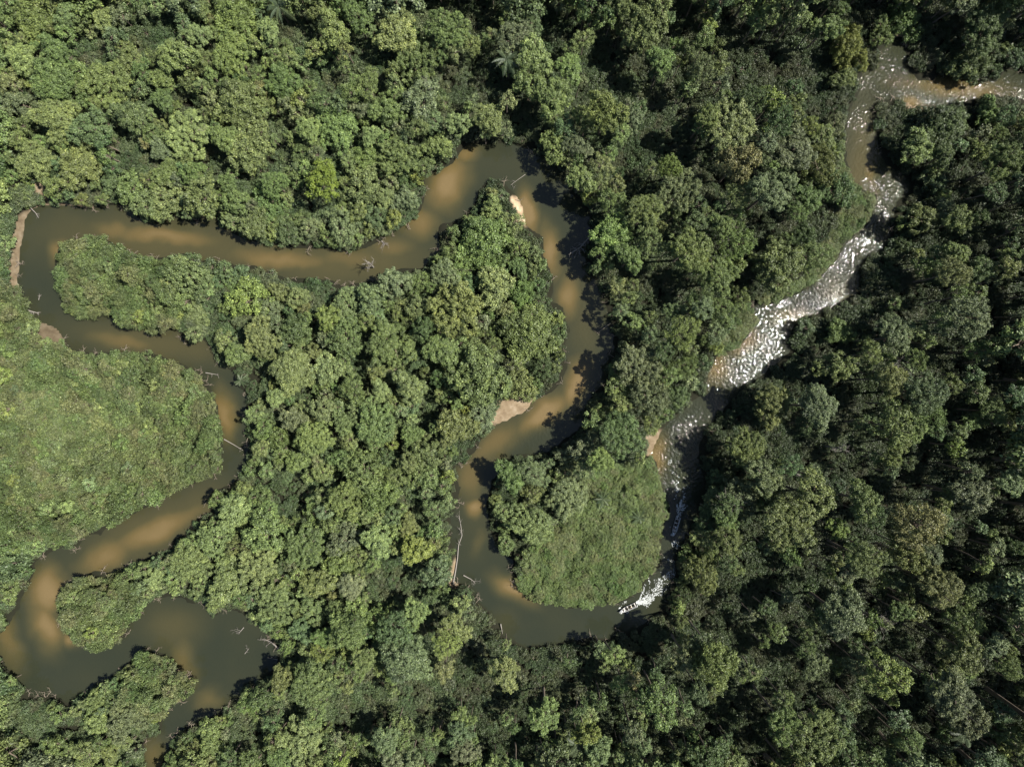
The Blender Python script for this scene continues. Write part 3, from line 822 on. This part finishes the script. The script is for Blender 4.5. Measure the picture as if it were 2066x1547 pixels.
# ------------------------------------------------------------------ dead wood
def branchy(seed, P, R, nb, bl, spread, depth=2, up=0.0):
    """tapered limb with forking side branches; returns the stem and the branches"""
    r_ = np.random.default_rng(seed)
    stem = tube(P, R, 7); br = []
    P = np.array(P, float); R = np.array(R, float)
    def fork(b, d, L, rad, lev):
        n = 4; pts = [b]; dd = d.copy()
        for _ in range(n):
            dd = unit(dd + r_.normal(0, .22, 3) + np.array([0, 0, up])); pts.append(pts[-1] + dd * L / n)
        br.append(tube(pts, np.linspace(rad, rad * .25, n + 1), 5))
        if lev > 0:
            for _ in range(int(r_.integers(2, 4))):
                i = int(r_.integers(1, n + 1))
                fork(pts[i], unit(dd + r_.normal(0, .75, 3)), L * r_.uniform(.4, .65), rad * .5, lev - 1)
    for k in range(nb):
        t = r_.uniform(.45, 1); f = t * (len(P) - 1); i = min(int(f), len(P) - 2)
        b = P[i] + (P[i + 1] - P[i]) * (f - i)
        ax = unit(P[i + 1] - P[i]); side = r_.normal(size=3); side -= ax * side.dot(ax); side = unit(side)
        fork(b, unit(ax * .7 + side * spread), bl * r_.uniform(.6, 1.15), max(.04, float(np.interp(f, range(len(R)), R)) * .55), depth)
    return stem, br

def dead_tree(x, y, h, rad, seed, lab):
    p = at(x, y, h)
    root = empty('dead_tree', (p.x, p.y, .4))
    tag(root, lab, 'dead tree', 'bare dead trees')
    H = h - .4
    stem, br = branchy(seed, [(0, 0, 0), (.1, 0, H * .35), (0, .1, H * .7), (0, 0, H * .93)], [.28, .22, .16, .07], 13, rad, .95, 3, .06)
    link('trunk', mesh_np('trunk', *stem, DEAD, True), root)
    link('branches', mesh_np('branches', *join(br), DEAD, True), root)
for a_ in [(1828,748,19.5,6.0,1,'bare grey dead tree with a fan of pale twigs in the right-hand forest'),
 (368,106,11,3.6,2,'bare grey dead crown lying over the canopy at the top left'),
 (1480,462,16,3.6,3,'pale bare branches above the black gap left of the glittering water'),
 (1788,1262,20,4.2,4,'grey leafless crown in the lower right forest'),
 (1480,1012,17,4.4,5,'grey leafless crown on the bank right of the shaded boat'),
 (1640,968,16,2.2,6,'single white forked snag beside a black gap in the right-hand forest'),
 (1708,908,15,2.3,12,'thin grey fan of bare branches in the black gap of the right-hand forest'),
 (745,532,6,2.2,7,'pinkish bare snag leaning over the water below the left channel'),
 (408,262,10,2.2,8,'thin white snag in the upper left canopy'),
 (860,165,13,1.8,9,'thin white snag in the top middle canopy')]:
    dead_tree(*a_)

def fallen(pts, r0, nb, bl, seed, lab, name='fallen_tree', cat='fallen tree', mat=None):
    mat = mat or DEAD
    W = [at(x, y, z) for x, y, z in pts]; o = W[0].copy(); o.z = 0
    P = [np.array(w - o) for w in W]
    stem, br = branchy(seed, P, np.linspace(r0, r0 * .4, len(P)), nb, bl, .9, 2, .0)
    root = empty(name, o); tag(root, lab, cat, 'fallen trees and driftwood in the river')
    link('trunk', mesh_np('trunk', *stem, mat, True), root)
    if br: link('branches', mesh_np('branches', *join(br), mat, True), root)
fallen([(914,1178,.7),(919,1152,.45),(923,1125,.3),(925,1100,.15),(932,1080,.08),(930,1062,.1),(926,1040,.1)], .2, 12, 2.6, 21, 'long half-sunken fallen tree lying along the left bank of the central channel')
fallen([(1210,462,1.0),(1190,478,.9),(1170,500,.8),(1150,512,.8)], .32, 14, 3.0, 22, 'fallen tree with a root plate and twiggy top on the bank below the upper bend')
fallen([(935,1160,.3),(950,1168,.4),(958,1174,.5)], .16, 9, 2.2, 23, 'curly bleached branch top lying in the central channel')
fallen([(562,1308,.8),(548,1295,.5),(532,1288,.3)], .26, 6, 2.0, 24, 'pale log sliding down the bank into the dark lower left pool')
fallen([(492,1265,.1),(486,1272,.5),(480,1277,.2)], .14, 7, 1.9, 25, 'forked twigs standing out of the middle of the dark pool')
fallen([(494,1318,.05),(502,1308,.4)], .12, 4, 1.4, 26, 'small thin snag in the dark pool below the forked twigs')
fallen([(452,886,.5),(470,896,.35),(490,908,.3)], .16, 3, 1.4, 27, 'long pole-like log across the left channel')
fallen([(415,752,.2),(440,756,.3)], .16, 4, 1.2, 28, 'short pale log under the bank trees of the left channel')
fallen([(110,404,1.0),(140,408,.9),(168,413,.7)], .28, 3, 1.5, 29, 'straight white log on the bank above the dark left bend')
fallen([(62,420,1.0),(72,430,.8),(78,440,.6)], .14, 4, 1.2, 30, 'thin leaning stem at the corner of the left bend')
fallen([(48,622,.8),(62,628,.5),(78,632,.3)], .26, 5, 1.7, 31, 'white broken log on the eroded left bank')
fallen([(1010,1258,.8),(1014,1278,.3)], .2, 3, 1.2, 32, 'short grey snag at the foot of the bottom bend')
fallen([(1060,352,.05),(1046,362,.12),(1030,374,.15)], .1, 4, 1.5, 33, 'thin twig floating beside the tip of the peninsula')
fallen([(770,486,.2),(776,494,.3)], .2, 12, 1.7, 34, 'pale tangle of drift branches at the bank left of the peninsula')
fallen([(560,1330,.2),(540,1326,.25)], .1, 2, .8, 35, 'thin stick in the black shade of the pool bank')
fallen([(1232,652,.5),(1205,672,.2)], .18, 6, 1.6, 36, 'dark branch hanging into the narrow central channel', mat=DEADBROWN)
fallen([(78,685,.8),(74,660,.8)], .2, 3, 1.2, 37, 'reddish log on the bare ground beside the left scrub', mat=DEADBROWN)
fallen([(0,418,1.2),(-14,412,1.2),(10,421,1.1)], .22, 0, 1, 38, 'white log end at the left edge above the eroded bank')
fallen([(78,605,.05),(80,596,.35)], .1, 5, .9, 39, 'tiny twig cluster poking out of the dark left bend')

TW = []
for k in range(5):
    r_ = np.random.default_rng(800 + k)
    P = [(0, 0, 0), (.6, r_.normal(0, .15), .12), (1.2, r_.normal(0, .25), .1), (1.9, r_.normal(0, .3), -.12)]
    stem, br = branchy(820 + k, P, [.055, .045, .035, .02], 6, 1.0, .9, 1)
    TW.append(bpy.data.objects.new('twig', mesh_np('twig', *join([stem] + br), DEADBROWN, True)))
pts, rots, scls, vid = [], [], [], []
for (ax, ay), (bx, by) in zip(RIVER, np.roll(RIVER, -1, axis=0)):
    if not (-20 < ax < 2080 and -20 < ay < 1560): continue
    L_ = math.hypot(bx - ax, by - ay)
    for _ in range(rng.poisson(L_ / 30)):
        if vnoise(np.array([[ax, ay]]), 1 / 60., 99)[0] < .38: continue
        f = rng.random(); x, y = ax + (bx - ax) * f, ay + (by - ay) * f
        # the water lies on the left hand or the right hand of this stretch of bank
        nx_, ny_ = -(by - ay) / L_, (bx - ax) / L_
        if sdist([[x + nx_ * 6, y + ny_ * 6]])[0] < 0: nx_, ny_ = -nx_, -ny_
        pts.append(at(x - nx_ * 5, y - ny_ * 5, rng.uniform(.15, 1.0)))
        rots.append((rng.uniform(-.6, .6), rng.uniform(-.1, .25), math.atan2(-ny_, nx_) + rng.normal(0, .6)))
        q = rng.uniform(.6, 1.5); scls.append((q, q, q)); vid.append(int(rng.integers(5)))
instance_stuff('bank_twigs', pts, rots, scls, vid, np.ones((len(pts), 3)), TW, 'thin bare branches and roots trailing from the green banks into the brown water')
print('twigs', len(pts))

# ------------------------------------------------------------------ boats
ALU = simple_mat('boat_aluminium', (.55, .56, .56), .38, .7, .1, 3)
ALUIN = simple_mat('boat_inside', (.30, .31, .30), .6, .1, .2, 4)
SEATM = simple_mat('bench_board', (.42, .40, .36), .7, 0, .2, 5)
MOTORM = simple_mat('motor_cowling', (.02, .02, .022), .35, 0, .1, 5)
MOTORW = simple_mat('motor_leg', (.30, .31, .33), .4, .5, .1, 5)

def hull_mesh():
    """open flat-bottomed river skiff, 6.2 m, bow towards +X; outer shell and inner shell joined at the rim"""
    n = 17; secs_o, secs_i = [], []
    for i in range(n):
        t = i / (n - 1); x = -3.0 + 6.2 * t
        b = .74 * (1 - max(0, (t - .52) / .48) ** 2.3) + .015
        hz = .52 + .28 * max(0, t - .45) ** 1.5 * 2
        kz = -.16 + .42 * max(0, (t - .7) / .3) ** 2
        fb = b * .74
        secs_o.append([(x, -b, hz), (x, -(b + fb) / 2 * 1.02, (hz + kz) / 2 - .02), (x, -fb, kz), (x, 0, kz - .03), (x, fb, kz), (x, (b + fb) / 2 * 1.02, (hz + kz) / 2 - .02), (x, b, hz)])
        bi = max(.004, b - .04); fi = max(.003, fb - .04)
        secs_i.append([(x, -bi, hz), (x, -(bi + fi) / 2, (hz + kz) / 2 + .01), (x, -fi, kz + .05), (x, 0, kz + .045), (x, fi, kz + .05), (x, (bi + fi) / 2, (hz + kz) / 2 + .01), (x, bi, hz)])
    v = np.array(secs_o + secs_i).reshape(-1, 3); f = []
    m = 7; off = n * m
    for i in range(n - 1):
        for k in range(m - 1):
            f.append((i * m + k, (i + 1) * m + k, (i + 1) * m + k + 1, i * m + k + 1))
            f.append((off + i * m + k, off + i * m + k + 1, off + (i + 1) * m + k + 1, off + (i + 1) * m + k))
        for k in (0, m - 1):
            q = (i * m + k, off + i * m + k, off + (i + 1) * m + k, (i + 1) * m + k)
            f.append(q if k == 0 else q[::-1])
    for k in range(m - 1):
        f.append((k, k + 1, off + k + 1, off + k))                    # rim of the transom
        e0 = (n - 1) * m; f.append((e0 + k, off + e0 + k, off + e0 + k + 1, e0 + k + 1))
    # transom board
    tb = len(v); b, fb = .755, .56
    add = [(-3.0, -b, .5), (-3.0, -fb, -.16), (-3.0, fb, -.16), (-3.0, b, .5), (-2.94, -b + .02, .5), (-2.94, -fb, -.11), (-2.94, fb, -.11), (-2.94, b - .02, .5)]
    v = np.concatenate([v, np.array(add)])
    f += [(tb, tb + 1, tb + 2, tb + 3), (tb + 7, tb + 6, tb + 5, tb + 4), (tb, tb + 3, tb + 7, tb + 4)]
    me = mesh_np('hull', v, f, ALU)
    me.materials.append(ALUIN)
    bm = bmesh.new(); bm.from_mesh(me)
    bmesh.ops.recalc_face_normals(bm, faces=bm.faces)
    for fc in bm.faces:
        if all(vv.index >= off and vv.index < 2 * off for vv in fc.verts): fc.material_index = 1
    bm.to_mesh(me); bm.free()
    return me
def bm_mesh(name, fn, mat, bevel=0.0):
    bm = bmesh.new(); fn(bm)
    if bevel: bmesh.ops.bevel(bm, geom=list(bm.edges), offset=bevel, segments=2, affect='EDGES', clamp_overlap=True)
    me = bpy.data.meshes.new(name); bm.to_mesh(me); bm.free(); me.materials.append(mat)
    return me
def boxf(sx, sy, sz, x=0, y=0, z=0, taper=1.0):
    def fn(bm):
        r = bmesh.ops.create_cube(bm, size=1)
        for vv in r['verts']:
            k = taper if vv.co.z > 0 else 1
            vv.co = Vector((vv.co.x * sx * k + x, vv.co.y * sy * k + y, vv.co.z * sz + z))
    return fn
HULL = hull_mesh()
def gun_mesh():
    parts = []
    for s in (-1, 1):
        P = []
        for i in range(17):
            t = i / 16; x = -3.0 + 6.2 * t
            b = .74 * (1 - max(0, (t - .52) / .48) ** 2.3) + .015
            P.append((x, s * b, .53 + .28 * max(0, t - .45) ** 1.5 * 2))
        parts.append(tube(P, [.035] * 17, 6))
    return mesh_np('gunwale', *join(parts), ALU, True)
GUN = gun_mesh()
BENCH = bm_mesh('bench', boxf(.30, 1.36, .05), SEATM, .012)
DECK = None
def deck_mesh():
    v = []; xs_ = np.linspace(2.1, 3.1, 7)
    for x in xs_:
        t = (x + 3.0) / 6.2
        b = .74 * (1 - max(0, (t - .52) / .48) ** 2.3) - .02
        z = .50 + .28 * max(0, t - .45) ** 1.5 * 2
        v += [(x, -b, z), (x, b, z), (x, b, z - .05), (x, -b, z - .05)]
    f = []
    for i in range(6):
        a0, b0 = i * 4, i * 4 + 4
        for k in range(4): f.append((a0 + k, a0 + (k + 1) % 4, b0 + (k + 1) % 4, b0 + k))
    f += [(3, 2, 1, 0), (24, 25, 26, 27)]
    return mesh_np('bow_deck', v, f, ALU)
DECK = deck_mesh()
COWL = bm_mesh('cowling', boxf(.42, .30, .40, -3.18, 0, .80, .78), MOTORM, .05)
def legf(bm):
    boxf(.16, .10, .85, -3.16, 0, .22)(bm)
    boxf(.34, .16, .05, -3.2, 0, -.12)(bm)
    boxf(.40, .09, .09, -3.2, 0, -.3)(bm)
LEGM = bm_mesh('motor_leg', legf, MOTORW, .012)
TILL = mesh_np('tiller', *tube([(-3.0, 0, .72), (-2.7, .06, .76), (-2.45, .12, .78)], [.03, .022, .028], 6), MOTORM, True)

def make_boat(x, y, ang, lab):
    p = at(x, y, 0.0)
    root = empty('motorboat', (p.x, p.y, .08), ang)
    root.rotation_euler = (0, -.035, ang)
    tag(root, lab, 'boat', 'motorboats running down the river')
    link('hull', HULL, root); link('gunwale', GUN, root); link('bow_deck', DECK, root)
    for bx in (-2.35, -1.1, .15, 1.4):
        link('bench', BENCH, root, (bx, 0, .30))
    mo = link('outboard_motor', COWL, root); link('motor_leg', LEGM, mo); link('tiller', TILL, mo)
    return root

# people: one continuous skinned body each, seated, facing +X
def body_mesh(seed, shirt, trousers, skin, arm):
    r_ = random.Random(seed); V, E, R = [], [], []
    def add(p, r, par=None):
        V.append(p); R.append(r)
        if par is not None: E.append((par, len(V) - 1))
        return len(V) - 1
    lean = r_.uniform(.02, .10)
    pel = add((0, 0, .12), (.15, .12)); sp = add((lean * .3, 0, .30), (.135, .11), pel); ch = add((lean * .7, 0, .47), (.16, .12), sp)
    nk = add((lean, 0, .61), (.055, .055), ch); h0 = add((lean + .02, 0, .70), (.075, .085), nk); h1 = add((lean + .03, 0, .79), (.085, .10), h0); h2 = add((lean + .01, 0, .87), (.06, .07), h1)
    add((lean + .135, 0, .765), (.014, .014), h1)
    for s in (-1, 1):
        add((lean + .02, s * .095, .78), (.014, .022), h1)
        sh_ = add((lean * .7, s * .19, .54), (.062, .062), ch)
        ex, wx, wy, wz = arm
        el = add((ex, s * .26, .31), (.047, .047), sh_); wr = add((wx, s * wy, wz), (.030, .030), el)
        pa = add((wx + .075, s * wy, wz - .015), (.032, .022), wr)
        for k, (dy, L) in enumerate(((-.03, .062), (-.01, .075), (.01, .07), (.03, .052))):
            f1 = add((wx + .075 + L * .6, s * wy + dy, wz - .02), (.010, .010), pa); add((wx + .07 + L, s * wy + dy, wz - .055), (.008, .008), f1)
        t1 = add((wx + .07, s * (wy - .05), wz - .01), (.011, .011), wr); add((wx + .11, s * (wy - .055), wz - .03), (.009, .009), t1)
        hp = add((.04, s * .11, .09), (.095, .095), pel); kn = add((.44, s * .14, .13), (.066, .066), hp)
        an = add((.46, s * .14, -.25), (.042, .042), kn); add((.60, s * .15, -.29), (.042, .03), an)
    me = bpy.data.meshes.new('body'); me.from_pydata(V, E, []); me.update()
    ob = bpy.data.objects.new('body', me); C.objects.link(ob)
    ob.modifiers.new('skin', 'SKIN'); sub = ob.modifiers.new('smooth', 'SUBSURF'); sub.levels = 1; sub.render_levels = 1
    for i, sv in enumerate(me.skin_vertices[0].data):
        sv.radius = R[i]; sv.use_root = (i == 0)
    dg = bpy.context.evaluated_depsgraph_get()
    out = bpy.data.meshes.new_from_object(ob.evaluated_get(dg))
    bpy.data.objects.remove(ob)
    out.name = 'person_body'; out.materials.clear()
    for m_ in (skin, shirt, trousers): out.materials.append(m_)
    for f in out.polygons:
        c = f.center; f.use_smooth = True
        if c.z < .16 and not (c.x > .3 and c.z > .15) and c.z > -.22: f.material_index = 2
        elif .16 <= c.z < .585 and (c.x < .22 and abs(c.y) < .30 and not (c.x > ex * .8 and c.z < .36 and abs(c.y) > .2)): f.material_index = 1
        else: f.material_index = 0
    return out, lean
def cap_mesh(mat, brim):
    def fn(bm):
        r = bmesh.ops.create_uvsphere(bm, u_segments=14, v_segments=8, radius=.108)
        for vv in list(r['verts']):
            if vv.co.z < -.03 and not (vv.co.x < -.03): vv.co.z = -.03
            vv.co.z *= .95
        if brim:
            r = bmesh.ops.create_cone(bm, cap_ends=True, segments=18, radius1=.20, radius2=.115, depth=.03)
            for vv in r['verts']: vv.co.z -= .005
    me = bm_mesh('hat' if brim else 'hair', fn, mat)
    for f in me.polygons: f.use_smooth = True
    return me
def vest_mesh(mat):
    """life vest: two front panels and a back panel with thickness"""
    def fn(bm):
        boxf(.07, .36, .36, -.135, 0, .37)(bm)
        boxf(.06, .15, .34, .175, .095, .37)(bm); boxf(.06, .15, .34, .175, -.095, .37)(bm)
        boxf(.30, .05, .08, .02, .10, .575)(bm); boxf(.30, .05, .08, .02, -.10, .575)(bm)
    return bm_mesh('life_vest', fn, mat, .015)
col = lambda n, c: simple_mat(n, c, .8, 0, .1, 8)
SK = col('skin', (.24, .14, .09)); SK2 = col('skin_light', (.42, .28, .2)); HAIR = col('dark_hair', (.012, .01, .009))
WH = col('white_cotton', (.75, .75, .72)); GRY = col('grey_cotton', (.32, .33, .34)); BLK = col('black_cotton', (.02, .02, .022)); NAVY = col('navy_cotton', (.02, .03, .07))
KHA = col('khaki_cotton', (.27, .23, .15)); DEN = col('denim', (.05, .07, .12)); STRAW = col('straw_hat', (.55, .45, .28)); GRN = col('green_vest', (.03, .06, .035))
ARMS = {'lap': (.10, .30, .16, .20), 'tiller': (.02, -.22, .16, .34), 'hold': (.12, .33, .24, .30)}
def person(boat, lx, ly, face, shirt, trousers, skin, arm, head, lab, vest=None, seed=0):
    me, lean = body_mesh(seed, shirt, trousers, skin, ARMS[arm])
    M = boat.matrix_basis @ Matrix.Translation((lx, ly, .33)) @ Matrix.Rotation(face, 4, 'Z')
    root = bpy.data.objects.new('person', me); C.objects.link(root)
    root.matrix_world = M
    tag(root, lab, 'person', 'people riding in the motorboats')
    hd = cap_mesh(head[0], head[1]); h = link('hat' if head[1] else 'hair', hd, root, (lean + .02, 0, .845))
    if vest: link('life_vest', vest_mesh(vest), root, (lean * .6, 0, 0))

b1 = make_boat(1267.0, 1225.2, math.radians(180 + 23), 'light metal motorboat leading, throwing a white wake in the bottom bend')
b2 = make_boat(1362.5, 1061.0, math.radians(-107), 'second motorboat following in deep tree shade along the right channel')
bpy.context.view_layer.update()
person(b1, -2.30, .18, 0, WH, DEN, SK, 'tiller', (HAIR, False), 'person in white shirt steering at the stern of the lead boat', None, 1)
person(b1, -1.05, -.32, 0, BLK, KHA, SK, 'lap', (STRAW, True), 'person in black shirt and straw hat behind the middle of the lead boat', None, 2)
person(b1, -1.05, .32, 0, GRY, DEN, SK2, 'hold', (HAIR, False), 'bareheaded person in grey shirt on the rear bench of the lead boat', None, 3)
person(b1, .20, -.32, 0, WH, BLK, SK2, 'lap', (BLK, True), 'person in white shirt and black hat amidships in the lead boat', None, 4)
person(b1, .20, .32, 0, BLK, DEN, SK, 'lap', (HAIR, False), 'bareheaded person in black amidships in the lead boat', None, 5)
person(b1, 1.45, .0, 0, GRY, KHA, SK2, 'hold', (WH, True), 'person in grey shirt and white hat nearest the bow of the lead boat', None, 6)
person(b2, -2.30, .18, 0, GRY, BLK, SK, 'tiller', (HAIR, False), 'person in grey shirt steering the shaded second boat', None, 7)
person(b2, -1.05, .2, 0, NAVY, DEN, SK, 'lap', (HAIR, False), 'person in navy shirt on the rear bench of the shaded boat', None, 8)
person(b2, .20, -.2, 0, NAVY, BLK, SK2, 'lap', (WH, True), 'person in navy shirt and white hat amidships in the shaded boat', None, 9)
person(b2, 1.45, .1, 0, WH, DEN, SK2, 'hold', (HAIR, False), 'person in white shirt nearest the bow of the shaded boat', None, 10)

# ------------------------------------------------------------------ foam of the wakes: countless flecks of froth on the water
FOAM = NT('foam')
geo = FOAM.n('ShaderNodeNewGeometry')
FOAM.l(FOAM.mix(FOAM.noise(1.5, 4, .6, geo.outputs['Position']), (.18, .20, .19), (.50, .52, .50)), FOAM.b.inputs['Base Color'])
FOAM.b.inputs['Roughness'].default_value = .7
def foam(name, lab, strokes, seed):
    r_ = np.random.default_rng(seed); vs, fs = [], []
    for pts, w0, w1, dens, size in strokes:
        W = np.array([at(x, y)[:2] for x, y in pts]); seg = np.diff(W, axis=0); ln = np.hypot(seg[:, 0], seg[:, 1]); cum = np.concatenate([[0], np.cumsum(ln)])
        n = int(cum[-1] * (w0 + w1) / 2 * dens)
        for _ in range(n):
            s = r_.uniform(0, cum[-1]); i = min(len(ln) - 1, int(np.searchsorted(cum, s) - 1)); i = max(i, 0)
            t = (s - cum[i]) / ln[i]; T = seg[i] / ln[i]; N = np.array([-T[1], T[0]])
            f = s / cum[-1]; w = w0 + (w1 - w0) * f
            u = np.clip(r_.normal(0, .28), -.6, .6)
            c = W[i] + seg[i] * t + N * u * w
            q = fbm(c[None], .55, 77)[0]
            if q < .36 + .22 * abs(u) + .10 * f + r_.uniform(-.1, .1): continue
            R = size * r_.uniform(.4, 1.2) * (1 - .3 * f); k = len(vs); m = 7; a0 = r_.uniform(0, 6.28); el = r_.uniform(.5, 1)
            an = math.atan2(T[1], T[0]) + r_.normal(0, .3)
            z = .03 + r_.uniform(0, .10) * (1 - f)
            for j in range(m):
                rr = R * r_.uniform(.6, 1.1); b = a0 + j * 6.283 / m
                dx, dy = rr * math.cos(b), rr * math.sin(b) * el
                vs.append((c[0] + dx * math.cos(an) - dy * math.sin(an), c[1] + dx * math.sin(an) + dy * math.cos(an), z))
            vs.append((c[0], c[1], z + R * .35))
            for j in range(m): fs.append((k + j, k + (j + 1) % m, k + m))
    o = link(name, mesh_np(name, vs, fs, FOAM.m))
    tag(o, lab, None, None, 'stuff')
    return o
foam('wake_foam', 'white churned foam trailing behind the leading motorboat', [
 ([(1284,1217),(1294,1215),(1303,1213)], .8, 2.6, 30, .26), ([(1284,1216),(1292,1206),(1299,1190),(1302,1178)], .5, .9, 20, .22),
 ([(1296,1216),(1312,1205),(1326,1190),(1340,1165),(1350,1145),(1356,1130)], 3.6, 4.6, 14, .2),
 ([(1300,1211),(1318,1208),(1332,1198)], 2.5, 3.5, 9, .22), ([(1311,1186),(1310,1165),(1304,1144)], .5, .4, 12, .2),
 ([(1248,1229),(1256,1218),(1266,1211),(1276,1207)], .7, .5, 34, .22), ([(1250,1234),(1254,1238),(1262,1238),(1268,1235)], .7, .45, 40, .24),
 ([(1247,1232),(1251,1235)], .8, .6, 50, .22)], 1)
foam('wake_foam', 'pale foam churned up around and behind the shaded second motorboat', [
 ([(1364,1046),(1370,1037),(1376,1028),(1380,1016)], .6, 2.2, 15, .24), ([(1367,1036),(1367,1022),(1363,1008),(1366,990)], .8, 1.0, 20, .22),
 ([(1372,1024),(1374,1012),(1380,1000),(1384,980)], .8, 2.2, 14, .22), ([(1366,990),(1364,970),(1360,945),(1352,920)], 2.0, 2.4, 11, .2),
 ([(1357,1076),(1355,1080)], .9, .7, 40, .22), ([(1359,1092),(1364,1098),(1370,1106)], 2.0, 2.2, 9, .24), ([(1352,1066),(1351,1056)], .3, .3, 14, .16)], 2)
print('faces done')
